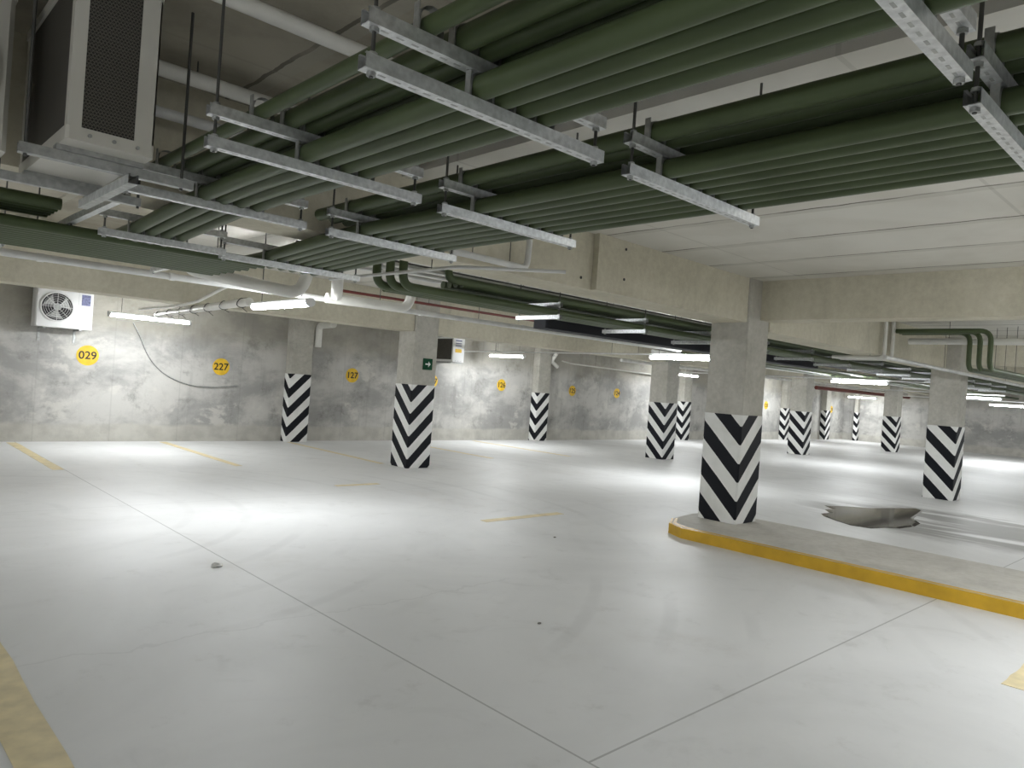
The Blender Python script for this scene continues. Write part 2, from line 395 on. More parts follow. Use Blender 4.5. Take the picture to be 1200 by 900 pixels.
# puddle
pp = [(11.8, 4.98), (11.55, 4.75), (11.35, 4.78), (11.1, 4.6), (10.85, 4.62), (10.62, 4.47), (10.4, 4.2), (10.25, 3.95), (10.3, 3.7), (10.6, 3.62), (10.75, 3.5), (11.2, 3.45), (11.6, 3.5), (12.0, 3.72), (12.7, 3.85), (13.2, 3.95), (13.35, 4.1), (12.9, 4.3), (12.4, 4.5), (12.1, 4.8)]
cx_, cy_ = 11.6, 4.1
ins = [(cx_+(x-cx_)*.965, cy_+(y-cy_)*.90) for x, y in pp]; n_ = len(pp); pm = MB()
pm.add([(x, y, .0006) for x, y in pp]+[(x, y, .007) for x, y in ins], [(i, (i+1) % n_, n_+(i+1) % n_, n_+i) for i in range(n_)]+[tuple(range(n_, 2*n_))])
tag(pm.build('water_puddle', M['water'], None, (11.5, 4.2, 0)), 'shallow water puddle on the floor behind the island', 'puddle')

# small litter
bm = bmesh.new(); bmesh.ops.create_icosphere(bm, subdivisions=2, radius=.034)
tag(MB().add([(v.co.x*1.4*random.uniform(.8, 1.2), v.co.y*random.uniform(.8, 1.2), max(0, v.co.z*.8*random.uniform(.6, 1.2)+.012)) for v in bm.verts], [tuple(v.index for v in f.verts) for f in bm.faces]).build('paper_scrap', M['paper']), 'crumpled white paper scrap beside the long floor joint', 'litter').location = (2.33, 5.70, .001)
bm.free()
for lb, x, y, s in (('small dark stone chip in the middle of the floor', 3.587, 3.362, .013), ('small dark stone chip left of the island', 5.737, 5.242, .014)):
    mb = MB(); bm = bmesh.new(); bmesh.ops.create_icosphere(bm, subdivisions=1, radius=s)
    mb.add([(v.co.x*1.4, v.co.y, max(-.004, v.co.z*.6)+.004) for v in bm.verts], [tuple(v.index for v in f.verts) for f in bm.faces]); bm.free()
    tag(mb.build('stone_chip', M['stone']), lb, 'stone').location = (x, y, 0)

# ------------------------------------------------------------------ conduit racks
PR = .038
def channel_profile(c, z0, w=.041):
    h = w/2; t = .003; l = .009
    return [(c-h, z0), (c+h, z0), (c+h, z0+w), (c+h-l, z0+w), (c+h-l, z0+w-t), (c+h-t, z0+w-t), (c+h-t, z0+t), (c-h+t, z0+t), (c-h+t, z0+w-t), (c-h+l, z0+w-t), (c-h+l, z0+w), (c-h, z0+w)]
def hanger(label, group, ax, c, a, b, zs, ztop, clamps=(), slots=True):
    """trapeze: channels along axis ax from a to b at cross position c; zs = bottoms of channels"""
    P = (lambda t, u, z: (t, u, z)) if ax == 0 else (lambda t, u, z: (u, t, z))
    loc = P((a+b)/2, c, zs[0]); t = thing('trapeze_hanger', label, 'pipe hanger', loc, group)
    for z in zs:
        ch = MB().extrude(channel_profile(c, z), a, b, ax)
        o = ch.build('channel', M['galv'], t, loc)
        if slots:
            sl = MB(); k = a+.05
            while k < b-.06:
                q = P(k, c-.004, z-.0006); w = P(k+.024, c+.004, z+.0005)
                sl.box(min(q[0], w[0]), max(q[0], w[0]), min(q[1], w[1]), max(q[1], w[1]), q[2], w[2]); k += .05
            sl.build('slot', M['galvdull'], o, loc)['kind'] = 'stuff'
    for r in (a+.03, b-.03):
        MB().tube([P(r, c, zs[0]-.015), P(r, c, ztop)], .006, 8).build('threaded_rod', M['rod'], t, loc)
        for z in zs:
            MB().tube([P(r, c, z-.012), P(r, c, z-.0005)], .013, 6).build('nut', M['galvdull'], t, loc)
            MB().tube([P(r, c, z+.0415), P(r, c, z+.052)], .013, 6).build('nut', M['galvdull'], t, loc)
    for u, z in clamps:                                       # saddle clamp over a pipe centred at u resting on z
        z += .0008; cb = MB(); r0 = PR+.0015; r1 = PR+.0045; pr = []
        for k in range(11): a_ = PI*k/10; pr.append((u+r1*math.cos(a_), z+PR+r1*math.sin(a_)))
        q = [(u-r1, z), (u-r0, z)]
        for k in range(11): a_ = PI-PI*k/10; q.append((u+r0*math.cos(a_), z+PR+r0*math.sin(a_)))
        q += [(u+r0, z), (u+r1, z)]
        prof = pr + q
        n_ = len(prof); cc = c
        vs = [P(p[0], cc-.014, p[1]) for p in prof]+[P(p[0], cc+.014, p[1]) for p in prof]
        cb.add(vs, [(i, (i+1) % n_, n_+(i+1) % n_, n_+i) for i in range(n_)])
        e0 = P(u-r1-.004, c-.012, z+.002); e1 = P(u-r1+.0005, c+.012, z+PR*2+.006)
        cb.box(min(e0[0], e1[0]), max(e0[0], e1[0]), min(e0[1], e1[1]), max(e0[1], e1[1]), e0[2], e1[2])
        cb.build('pipe_clamp', M['galvdull'], t, loc)
    return t
def pipe(label, pts, r, mat, group=None, seg=14, name='conduit_pipe', cat='pipe', couplings=(), straps=()):
    o = MB().tube(pts, r, seg)
    ob = o.build(name, mat, None, pts[0]); tag(ob, label, cat, group)
    if not straps and (name not in ('conduit_pipe', 'cable', 'hanging_cable') or 'far' in label or 'puddle' in label):
        P_ = [Vector(p) for p in pts]; k = max(range(len(P_)-1), key=lambda i: (P_[i+1]-P_[i]).length)
        if abs((P_[k+1]-P_[k]).normalized().z) < .6: straps = [P_[k].lerp(P_[k+1], f_) for f_ in (.18, .72)]
        else:
            q = P_[k].lerp(P_[k+1], .5)
            MB().tube([q+Vector((0, 0, -.012)), q+Vector((0, 0, .012))], r*1.12, 12).build('mount_clip', M['galvdull'], ob, pts[0])
    for x, y, z in straps:
        MB().tube([(x, y, z), (x, y, (2.447 if 'lower cross rack' in label else 2.40 if name == 'hose' else 2.525 if 'under the long beam' in label else ZC if x > XS else ZL))], .004, 6).build('hanger_rod', M['rod'], ob, pts[0])
    for c in couplings:
        MB().tube(c, r*1.18, seg).build('coupling', mat, ob, pts[0])
    return ob

LOW = [1.388, 1.478, 1.570, 1.662]; UPP = [1.19, 1.315, 1.405, 1.495, 1.59]
zl, zu = 2.40, 2.519
G1 = 'green conduits of the left ceiling rack'; G2 = 'green conduits of the right ceiling rack'
HG1 = 'hangers of the left ceiling rack'; HG2 = 'hangers of the right ceiling rack'
hy = [.565, 1.70, 2.78, 3.88]
HL = ['at the top picture edge', 'nearest with both left ends in view', 'second with left ends in view', 'below the near air conditioner']
for k, y in enumerate(hy):
    cl = [(u, zl+.041) for u in LOW] + [(u, zu+.041) for u in UPP]
    hanger('galvanised double hanger of the left green rack, '+HL[k], HG1, 0, y, .985, 1.957, (zl, zu), ZL, cl)
hanger('galvanised double hanger at the far end of the left green rack', HG1, 0, 5.02, 1.18, 1.957, (zl-.06, zu-.06), ZL, [(u, zl-.019) for u in LOW])
for k, u in enumerate(LOW):
    z = zl+.0418+PR
    pipe(f'green conduit, {ORD[k]} from the left in the lower tier of the left rack', [(u, -2.5, z), (u, 1, z), (u, 3.4, z), (u, 4.1, z-.012), (u, 5.0, z-.06), (u, 5.35, z-.065)], PR, M['green'], G1)
for k, u in enumerate(UPP):
    z = zu+.0418+(PR if k else .028)
    pipe(f'green conduit, {ORD[k]} from the left in the upper tier of the left rack' + (', thinner' if k == 0 else ''), [(u, -2.5, z), (u, 1, z), (u, 4.3, z)], PR if k else .028, M['green'], G1)

LOW2 = [2.352+.0955*k for k in range(7)]; UPP2 = [2.265+.098*k for k in range(5)]
HR = ['at the right picture edge', 'right of the picture middle', 'left of the beam corner', 'before the drain pipes']
for k, y in enumerate([.585, 1.70, 2.82, 3.90]):
    cl = [(u, zl+.041) for u in LOW2] + [(u, zu+.041) for u in UPP2]
    hanger('galvanised double hanger of the right green rack, '+HR[k], HG2, 0, y, 2.107, 3.072, (zl, zu), ZL if False else ZC+.04, cl)
hanger('galvanised double hanger at the far end of the right green rack', HG2, 0, 5.2, 1.99, 3.12, (2.345, 2.46), ZC+.04, [(u, 2.386) for u in LOW2])
for k, u in enumerate(LOW2):
    z = zl+.0418+PR
    pipe(f'green conduit, {ORD[k]} from the left in the lower tier of the right rack', [(u, -2.5, z), (u, 2, z), (u, 3.8, z), (u, 4.3, z-.012), (u, 5.2, z-.056), (u, 5.6, z-.06)], PR, M['green'], G2)
for k, u in enumerate(UPP2):
    z = zu+.0418+PR
    pipe(f'green conduit, {ORD[k]} from the left in the upper tier of the right rack', [(u, -2.5, z), (u, 2, z), (u, 4.3, z)], PR, M['green'], G2)

# cross rack at the left edge
G3 = 'green conduits of the cross rack at the left edge'
for k in range(11):
    y = 5.50+.098*k; xe = 2.45-.02*(k % 3)
    pipe(f'green conduit, {ORD[k]} from near side, lower cross rack at the left edge', [(-3.5, y, 2.40), (xe, y, 2.40)], PR, M['green'], G3, straps=[(1.13, y, 2.40), (-.9, y, 2.40)])
for k in range(5):
    y = 5.42+.10*k
    pipe(f'green conduit, {ORD[k]} from near side, upper cross rack at the left edge', [(-3.5, y, 2.545), (1.05, y, 2.545)], PR, M['green'], G3)
for lb, x in (('galvanised hanger of the cross rack just below the near air conditioner', 1.13), ('galvanised hanger of the cross rack at the far left edge', -.9)):
    hanger(lb, 'hangers of the cross rack', 1, x, 4.30, 6.62, (2.447,), ZL, slots=False)
hanger('short galvanised bracket with dark open end left of the white drain elbow', None, 1, 2.16, 6.68, 7.22, (2.40,), ZL)

# rack turning off to the right behind the long beam
G4 = 'green conduits of the rack behind the long beam'
LOW4 = [5.26+.098*k for k in range(4)]; UPP4 = [5.22+.098*k for k in range(5)]
z4l, z4u = 2.30, 2.428
for k, y in enumerate(LOW4):
    z = z4l+.0418+PR; x0 = 3.38+.07*(3-k)
    if k < 3: pts = bend([(x0, y, 2.62), (x0, y, z), (36.5, y, z)], .13)
    else: pts = [(3.6, y, z), (36.5, y, z)]
    pipe(f'{"elbowed " if k < 3 else ""}green conduit, {ORD[k]} from near side, lower tier behind the long beam', pts, PR, M['green'], G4)
for k, y in enumerate(UPP4):
    z = z4u+.0418+PR
    if k == 0: pts = bend([(4.05, y, 2.66), (4.05, y, z), (36.5, y, z)], .13)
    else: pts = [(4.3, y, z), (36.5, y, z)]
    pipe(f'{"elbowed " if k == 0 else ""}green conduit, {ORD[k]} from near side, upper tier behind the long beam', pts, PR, M['green'], G4)
for k in range(13):
    x = 5.45+1.47*k
    where = ['first', 'second', 'third', 'fourth', 'fifth', 'sixth', 'seventh', 'eighth', 'ninth', 'tenth', 'eleventh', 'twelfth', 'thirteenth'][k]
    hanger(f'small galvanised double hanger behind the long beam, {where} from the left', 'hangers of the rack behind the long beam', 1, x, 5.11, 5.76, (z4l, z4u), ZC, slots=False)
# dark strip standing in for the shadowed gap under it
tag(MB().bbox(6.15, 13.5, 5.98, 6.22, 2.285, 2.40, .02).build('shade_strip', M['dark'], None, (6.15, 6.1, 2.285)), 'dark flat duct for the shaded gap behind the small double hangers', 'strip')
for o_ in (bpy.data.objects['shade_strip'],):
    for x_ in (7.5, 10.5, 13.0): MB().tube([(x_, 6.1, 2.39), (x_, 6.1, ZC)], .004, 6).build('hanger_rod', M['rod'], o_, (6.15, 6.1, 2.285))
for k in range(3):
    pipe(f'thin grey steel line, {ORD[k]} of those above the rack behind the long beam', [(3.3, 5.85+.16*k, 2.66-.02*k), (36, 5.85+.16*k, 2.66-.02*k)], .02, M['whitepipe'], 'thin lines behind the long beam', 8, 'steel_line')
pipe('dark thin line close under the slab behind the long beam', [(3.2, 6.5, 2.80), (20, 6.5, 2.80)], .022, M['rod'], None, 8, 'steel_line')

# ------------------------------------------------------------------ other pipework
cp = [[(x, 7.5, 2.415), (x+.05, 7.5, 2.415)] for x in (.2, 1.3, 2.4, 3.6, 5.4, 7.2, 9.0)]
t = pipe('long white pipe crossing low in front of the exit sign column', [(-6, 7.5, 2.415), (11.2, 7.5, 2.415)], .033, M['whitepipe'], name='water_pipe', couplings=cp)
hanger('small bracket holding the long white pipe at the left edge', None, 1, 1.02, 7.25, 7.75, (2.455,), ZL, slots=False)
tb = thing('drain_pipe', 'white drain pipe tied with wires, running from the wall lamp to the middle lamp', 'pipe', (3.8, 10.4, 2.34))
MB().tube([(3.98, 12.9, 2.342), (3.56, 8.3, 2.342)], .05, 18).build('pipe_body', M['pvc'], tb, (3.8, 10.4, 2.34))
for yy in (10.55, 10.8): MB().tube([(3.56+.42*(yy-8.3)/4.6, yy, 2.38), (3.56+.42*(yy-8.3)/4.6, yy, 2.40)], .004, 6).build('hanger_rod', M['rod'], tb, (3.8, 10.4, 2.34))
for k in range(7):
    f = .04+.15*k; x = 3.98-.42*f; y = 12.9-4.6*f
    w = MB().tube([(x+.058*math.cos(a), y+.03*math.sin(2*a), 2.342+.056*math.sin(a)) for a in [2*PI*j/14 for j in range(15)]], .005, 6)
    w.tube([(x, y, 2.29), (x+.05, y-.05, 2.235+.02*(k % 2))], .004, 6)
    w.build('wire_tie', M['rod'], tb, (3.8, 10.4, 2.34))
pipe('thin white hose above the tied drain pipe', [(3.62, 12.6, 2.375), (3.62, 11.2, 2.375), (3.55, 9.9, 2.40), (3.36, 8.4, 2.52), (3.3, 7.8, 2.56)], .02, M['pvc'], None, 10, 'hose', straps=[(3.6, 10.6, 2.385)])
pipe('fat white drain pipe sloping to the lit middle lamp', bend([(2.28, 6.75, 2.62), (2.30, 6.72, 2.42), (3.30, 6.55, 2.32), (3.36, 6.5, 2.60)], .14), .058, M['pvc'], None, 18, 'drain_pipe')
pipe('fat white drain pipe with elbow right of the middle lamp', bend([(3.95, 7.22, 2.40), (4.95, 7.12, 2.40), (5.0, 7.1, 2.62)], .13), .056, M['pvc'], None, 18, 'drain_pipe')
pipe('white drain drop behind the middle lamp', bend([(3.72, 6.6, 2.9), (3.72, 6.6, 2.45), (3.95, 7.0, 2.42)], .15), .06, M['pvc'], None, 18, 'drain_pipe')
pipe('white drain pipe coming down beside the pilaster left of the exit sign column', bend([(7.99, 14.2, 2.62), (7.99, 14.84, 2.60), (7.99, 14.84, 2.12)], .12), .075, M['pvc'], None, 18, 'drain_pipe')
pipe('grey conduit with elbow on the face of the long beam', bend([(4.18, 4.33, 2.80), (4.17, 4.33, 2.56), (3.35, 4.30, 2.56)], .07), .026, M['whitepipe'], None, 12, 'steel_conduit')
pipe('thin white conduit passing under the long beam', bend([(4.02, 3.75, 2.47), (3.42, 4.3, 2.45), (3.36, 6.1, 2.45)], .1), .014, M['whitepipe'], None, 10, 'steel_conduit', straps=[(3.40, 4.6, 2.45)])
pipe('white pipe tight under the slab, top left', [(-4, 3.06, 3.10), (6.2, 3.06, 3.10)] if False else [(-4, 3.04, 3.10), (2.9, 3.04, 3.10)], .036, M['pvc'], None, 12, 'water_pipe')
pipe('white pipe under the slab behind the near air conditioner', [(1.03, 4.05, 3.10), (2.9, 4.05, 3.10)], .04, M['pvc'], None, 12, 'water_pipe')
pipe('brown stained pipe under the slab left of the racks', [(1.03, 4.22, 2.93), (2.0, 4.22, 2.93)], .03, M['whitepipe'], None, 12, 'water_pipe')
pipe('red fire pipe in front of the beam right of the exit sign column', [(5.4, 9.6, 2.80), (14.8, 9.6, 2.80)], .022, M['red'], None, 12, 'fire_pipe')
pipe('red fire pipe far away on the right', [(27.0, 12.0, 2.26), (36.9, 12.0, 2.26)], .07, M['red'], None, 12, 'fire_pipe')
pipe('white pipe lying over the far red fire pipe', [(27.0, 12.1, 2.40), (36.9, 12.1, 2.40)], .05, M['whitepipe'], None, 12, 'water_pipe')
pipe('thin white conduit carrying the lamps in front of the far bays', [(12.2, 14.9, 2.372), (11.6, 6.5, 2.372)], .016, M['whitepipe'], None, 8, 'steel_conduit')
pipe('dark cable line beside the lamp conduit of the far bays', [(12.32, 14.9, 2.376), (11.75, 7.6, 2.376)], .016, M['rod'], None, 8, 'cable')
pipe('thin white pipe on the wall between two far pilasters', bend([(16.2, 15.0, 2.4), (16.2, 14.6, 2.33), (21.8, 14.6, 2.22)], .1), .022, M['pvc'], None, 8, 'water_pipe')
pipe('white drain stub on the wall pilaster between the yellow numbers', bend([(15.62, 14.7, 2.6), (15.62, 14.9, 2.35), (15.9, 14.9, 2.2)], .1), .06, M['pvc'], None, 12, 'drain_pipe')
for k, (y, z) in enumerate(((7.7, 2.47), (8.6, 2.47), (9.4, 2.52), (12.6, 2.47))):
    pipe(f'{"green" if k < 2 else "pale"} service pipe under the slab beyond the nearest column, {ORD[k]} from near side', [(13 if k < 3 else 16, y, z), (36.8, y, z)], .045, M['green'] if k < 2 else M['whitepipe'], 'far service pipes', 10, 'water_pipe')
for y0_, y1_, z_, lb in ((6.35, 6.75, 2.44, 'dark flat duct for the shadowed gaps beyond the nearest column, close to the green rack'), (10.0, 10.3, 2.56, 'dark flat duct for the shadowed gaps beyond the nearest column, beside the middle beam')):
    d_ = tag(MB().bbox(14.2, 27.2 if y0_ < 8 else 36.5, y0_, y1_, z_, z_+.09, .02).build('shade_strip', M['dark'], None, (14.2, y0_, z_)), lb, 'strip')  # dark strips added as the black shadow gaps of the far overhead
    for x_ in (16, 20.9, 25): MB().tube([(x_, (y0_+y1_)/2, z_+.09), (x_, (y0_+y1_)/2, ZC)], .004, 6).build('hanger_rod', M['rod'], d_, (14.2, y0_, z_))
for k, (x, z) in enumerate(((20.33, 2.375), (28.2, 2.345), (33, 2.25))):
    pipe(f'thin cross conduit carrying the far lamps, {ORD[k]} from the near side', [(x, 14.4 if k == 0 else 11.7, z), (x, 6.25 if k < 2 else -3, z)], .02, M['whitepipe'], 'far lamp conduits', 8, 'steel_conduit')
# pipe drops near the puddle column
for k in range(2):
    x = 12.0+.32*k
    pipe(f'white pipe drop with elbow left of the puddle column, {"left" if k == 0 else "right"} of the pair', bend([(x, 4.3, 3.04), (x, 4.3, 2.415), (x, 5.1, 2.415)] , .08), .03, M['pvc'], 'pair of white pipe drops', 12, 'water_pipe')
for k in range(3):
    y = 2.95+.17*k; x = 12.3+.14*k
    pipe(f'green conduit bending down before the puddle column, {ORD[k]} from the right', bend([(x, 4.25, 2.86), (x, y, 2.86), (x, y, 2.30), (x+6, y-.3, 2.28)], .16), .036, M['green'], 'green conduit drops before the puddle column', 12)
pipe('white pipe along the beam face before the puddle column', [(12.75, 4.2, 2.74), (12.75, 1.0, 2.74)], .05, M['pvc'], None, 12, 'water_pipe')
pipe('dark steel line low before the puddle column', [(11.2, 4.0, 2.37), (19, 3.9, 2.33)], .03, M['whitepipe'], None, 10, 'steel_line', straps=[(13.8, 3.97, 2.36), (17.6, 3.92, 2.34)])
for k in range(4):
    pipe(f'green conduit right of the puddle column, {ORD[k]} from the near side', [(16.2, 1.2+.12*k, 2.46), (36, 1.2+.12*k, 2.46)], .04, M['green'], 'far right green conduits', 10)

# ------------------------------------------------------------------ lamps
def lamp(label, c, ax, L=1.25, tilt=0, ztop=ZC, group='tube lamps'):
    x, y, z = c; t = thing('tube_lamp', label, 'lamp', (x, y, z), group)
    if ax == 1: t.rotation_euler = (tilt, 0, PI/2)
    else: t.rotation_euler = (0, tilt, 0)
    h = L/2
    MB().extrude([(-.032, .0), (.032, .0), (.045, .035), (.03, .05), (-.03, .05), (-.045, .035)], -h, h, 0).build('housing', M['lampbody'], t)
    pr = [(.042*math.cos(PI+PI*k/10), .001+.036*math.sin(PI+PI*k/10)) for k in range(11)]
    d = MB(); d.extrude(pr, -h+.03, h-.03, 0); n_ = len(pr)
    d.build('diffuser', M['tube'], t)
    for s in (-1, 1):
        q = sorted((s*(h-.03), s*(h+.006)))
        e = MB(); pe = [(.05*math.cos(2*PI*k/16), .008+.046*math.sin(2*PI*k/16)) for k in range(16)]
        e.extrude(pe, q[0], q[1], 0); n_ = 16
        e.add([(q[0], a_, b_) for a_, b_ in pe], [tuple(range(16))]); e.add([(q[1], a_, b_) for a_, b_ in pe], [tuple(range(16))[::-1]])
        e.build('end_cap', M['lampbody'], t)
        MB().tube([(s*h*.7, 0, .05), (s*h*.7, 0, ztop-z)], .004, 6).build('hanger_rod', M['rod'], t)
    return t
lamp('lit tube lamp on the left near the wall air conditioner, above number 029', (4.09, 13.58, 2.30), 0, 1.34)
lamp('lit tube lamp beside the white drain elbow, nearest of the lit lamps', (3.57, 7.52, 2.28), 1, 1.36)
lamp('lit tube lamp right of the exit sign column', (12.75, 13.75, 2.31), 1, 1.3)
lamp('lit tube lamp just left of the nearest column', (11.52, 7.7, 2.30), 1, 1.36)
lamp('small lit tube lamp behind the one left of the nearest column', (21.0, 13.7, 2.30), 0, 1.2)
lamp('lit tube lamp seen right of the nearest column, before the far corner', (20.25, 7.85, 2.30), 1, 1.5)
lamp('tiny lit tube lamp in the far corner', (35.6, 13.6, 2.12), 1, 1.3)
lamp('lit tube lamp at the right edge behind the puddle column', (31.0, 6.6, 2.07), 1, 1.5)
lamp('small lit tube lamp right above the puddle column', (27.8, 6.9, 2.22), 1, 1.3)
lamp('small lit tube lamp along the wall beside the pilaster right of the nearest column', (29.0, 13.6, 2.18), 0, 1.3)
# unseen lamps outside the picture: rows continued, and extras added to brighten near floor
OFF = 'tube lamps outside the picture'
for k, (x, y, ax) in enumerate(((5.6, -.35, 1), (13.0, .9, 1), (1.0, -4.2, 1), (9.2, -2.6, 1), (-3.5, 7.5, 1), (-3.5, 13.6, 0), (-3., .5, 1), (20.3, .5, 1), (28.5, .5, 1), (12., -5.5, 1))):
    lamp(f'unseen tube lamp outside the picture, {ORD[k]} of them', (x, y, 2.30), ax, 1.36, 0, ZC, OFF)

# ------------------------------------------------------------------ air conditioners
def fan_front(mb_mat, t, org, cx, cz, y, r):
    """round fan opening with blades and ring grille, facing -y"""
    MB().disc((cx, cz), r, y-.004, y-.001).build('fan_recess', M['black'], t, org)
    fb = MB()
    for k in range(3):
        a0 = 2*PI*k/3+.4; vs = []
        for j in range(9):
            f = j/8; rr = .05+(r-.06)*f; aw = .35+.25*f
            vs += [(cx+rr*math.cos(a0-aw), y-.007, cz+rr*math.sin(a0-aw)), (cx+rr*math.cos(a0+aw), y-.020, cz+rr*math.sin(a0+aw))]
        fb.add(vs, [(2*j, 2*j+1, 2*j+3, 2*j+2) for j in range(8)], True)
    fb.disc((cx, cz), .055, y-.026, y-.006, 20)
    fb.build('fan', M['galvdull'], t, org)
    g = MB()
    for rr in (r*.25, r*.42, r*.58, r*.74, r*.88, r*1.0):
        g.tube([(cx+rr*math.cos(2*PI*k/28), y-.032, cz+rr*math.sin(2*PI*k/28)) for k in range(29)], .0022, 6, False)
    for k in range(8):
        a = 2*PI*k/8; g.tube([(cx+.05*math.cos(a), y-.032, cz+.05*math.sin(a)), (cx+r*math.cos(a), y-.032, cz+r*math.sin(a))], .003, 6)
    g.tube([(cx+(r+.012)*math.cos(2*PI*k/28), y-.012, cz+(r+.012)*math.sin(2*PI*k/28)) for k in range(29)], .013, 8, False)
    g.build('fan_guard', mb_mat, t, org)

def ac_corner(label, x0, y0, z0, w, d, h, mat, guards=True, side_sticker=False):
    """outdoor unit seen on its coil corner: narrow end faces -y, long coil side faces -x"""
    org = (x0, y0, z0); t = thing('outdoor_air_conditioner', label, 'air conditioner', org)
    x1, y1, z1 = x0+w, y0+d, z0+h; p = .055; r = .055
    c = MB()
    c.box(x0+.012, x1-.004, y0+.012, y1-.012, z0+.02, z1-.02)         # core
    c.bbox(x0-.004, x1+.004, y0-.004, y1+.004, z0, z0+r, .012)         # base pan
    c.bbox(x0-.006, x1+.006, y0-.006, y1+.006, z1-.045, z1, .012)      # lid
    for xa, xb, ya, yb in ((x0, x0+.05, y0, y0+.05), (x1-.075, x1, y0, y0+.05), (x0, x0+.03, y1-.05, y1), (x1-.05, x1, y1-.05, y1)):
        c.box(xa, xb, ya, yb, z0+r, z1-.045)
    c.box(x1-.006, x1, y0, y1, z0+r, z1-.045)
    c.build('cabinet', mat, t, org)
    if not side_sticker:
        MB().box(x0+.05, x1-.075, y0+.006, y0+.014, z0+r, z1-.045).build('end_grille', M['mesh'], t, org)
    else:
        c2 = MB().box(x0+.05, x1-.075, y0, y0+.014, z0+r, z1-.045); c2.build('end_panel', mat, t, org)
        for k, (zz, hh, mm) in enumerate(((.52, .03, M['sticker']), (.46, .02, M['sticker']), (.40, .02, M['sticker']), (.24, .09, M['signyellow']))):
            MB().box(x0+.07, x1-.09, y0-.004, y0+.001, z0+zz, z0+zz+hh).build('rating_label', mm, t, org)
    MB().box(x0+.004, x0+.013, y0+.05, y1-.05, z0+r, z1-.045).build('coil_grille', M['mesh'], t, org)
    for ya in (y0+.12, y1-.2):
        MB().box(x0-.01, x1, ya, ya+.06, z0-.022, z0).build('foot', M['galvdull'], t, org)
    for k in range(3):
        MB().tube([(x0+.08+.09*k, y0-.005, z0+.028), (x0+.08+.09*k, y0-.012, z0+.028)], .008, 8).build('screw', M['galvdull'], t, org)
    return t
ac_corner('near outdoor air conditioner hanging top left with dark mesh sides', .655, 3.37, 2.455, .322, .98, .715, M['acwhite'])
# its support frame
sf = thing('support_frame', 'galvanised channel frame carrying the near air conditioner', 'frame', (.8, 3.8, 2.39))
for y in (3.52, 4.16):
    MB().extrude(channel_profile(y, 2.391), -.55 if y > 4 else .52, 1.16 if y > 4 else 1.20, 0).build('channel', M['galvdull'], sf, (.8, 3.8, 2.39))
    for x in (.545, 1.15): MB().tube([(x, y, 2.38), (x, y, ZL)], .007, 8).build('threaded_rod', M['rod'], sf, (.8, 3.8, 2.39))
for x in (.93,):
    MB().extrude(channel_profile(x, 2.349), 3.45, 4.30, 1).build('channel', M['galvdull'], sf, (.8, 3.8, 2.39))
for (lb, x0, x1, y0, z0, h, d, mat, fx, r, grp) in (('outdoor air conditioner cut off by the left edge, behind the near one', -.36, .53, 3.86, 2.456, .66, .33, M['acwhite'], .21, .25, 0),
        ('white outdoor air conditioner with round fan on the left wall above number 029', 2.57, 3.44, 14.62, 2.03, .68, .34, M['acclean'], 2.88, .235, 1)):
    org = (x0, y0, z0); t = thing('outdoor_air_conditioner', lb, 'air conditioner', org)
    c = MB().bbox(x0, x1, y0, y0+d, z0, z0+h, .02); c.bbox(x0-.006, x1+.006, y0-.006, y0+d+.004, z0+h, z0+h+.014, .02)
    c.build('cabinet', mat, t, org)
    fan_front(mat, t, org, fx, z0+h*.52, y0, r)
    MB().box(x1-.235, x1-.232, y0-.002, y0+.001, z0+.02, z0+h-.02).build('panel_seam', M['galvdull'], t, org)
    if grp:
        MB().box(x1-.19, x1-.05, y0-.003, y0+.001, z0+h*.62, z0+h*.90).build('rating_label', M['sticker'], t, org)
        MB().box(x1-.18, x1-.06, y0-.003, y0+.001, z0+h*.15, z0+h*.5).build('rating_label', M['white'], t, org)
        for xx in (x0+.12, x1-.2):
            bb = MB().box(xx, xx+.04, y0, Y1+.0, z0-.035, z0-.002); bb.box(xx, xx+.04, Y1-.012, Y1, z0-.25, z0-.03); bb.build('wall_mount', M['galvdull'], t, org)
    else:
        for xx in (x0+.1, x1-.16): MB().box(xx, xx+.05, y0-.02, y0+d+.02, z0-.022, z0).build('foot', M['galvdull'], t, org)
t = ac_corner('white outdoor air conditioner right of the exit sign column, seen from its side', 11.35, 14.22, 2.05, .36, .80, .62, M['acclean'], True, True)
MB().box(11.35, 11.71, 14.3, Y1, 2.015, 2.05).build('wall_mount', M['galvdull'], t, (11.35, 14.22, 2.05))

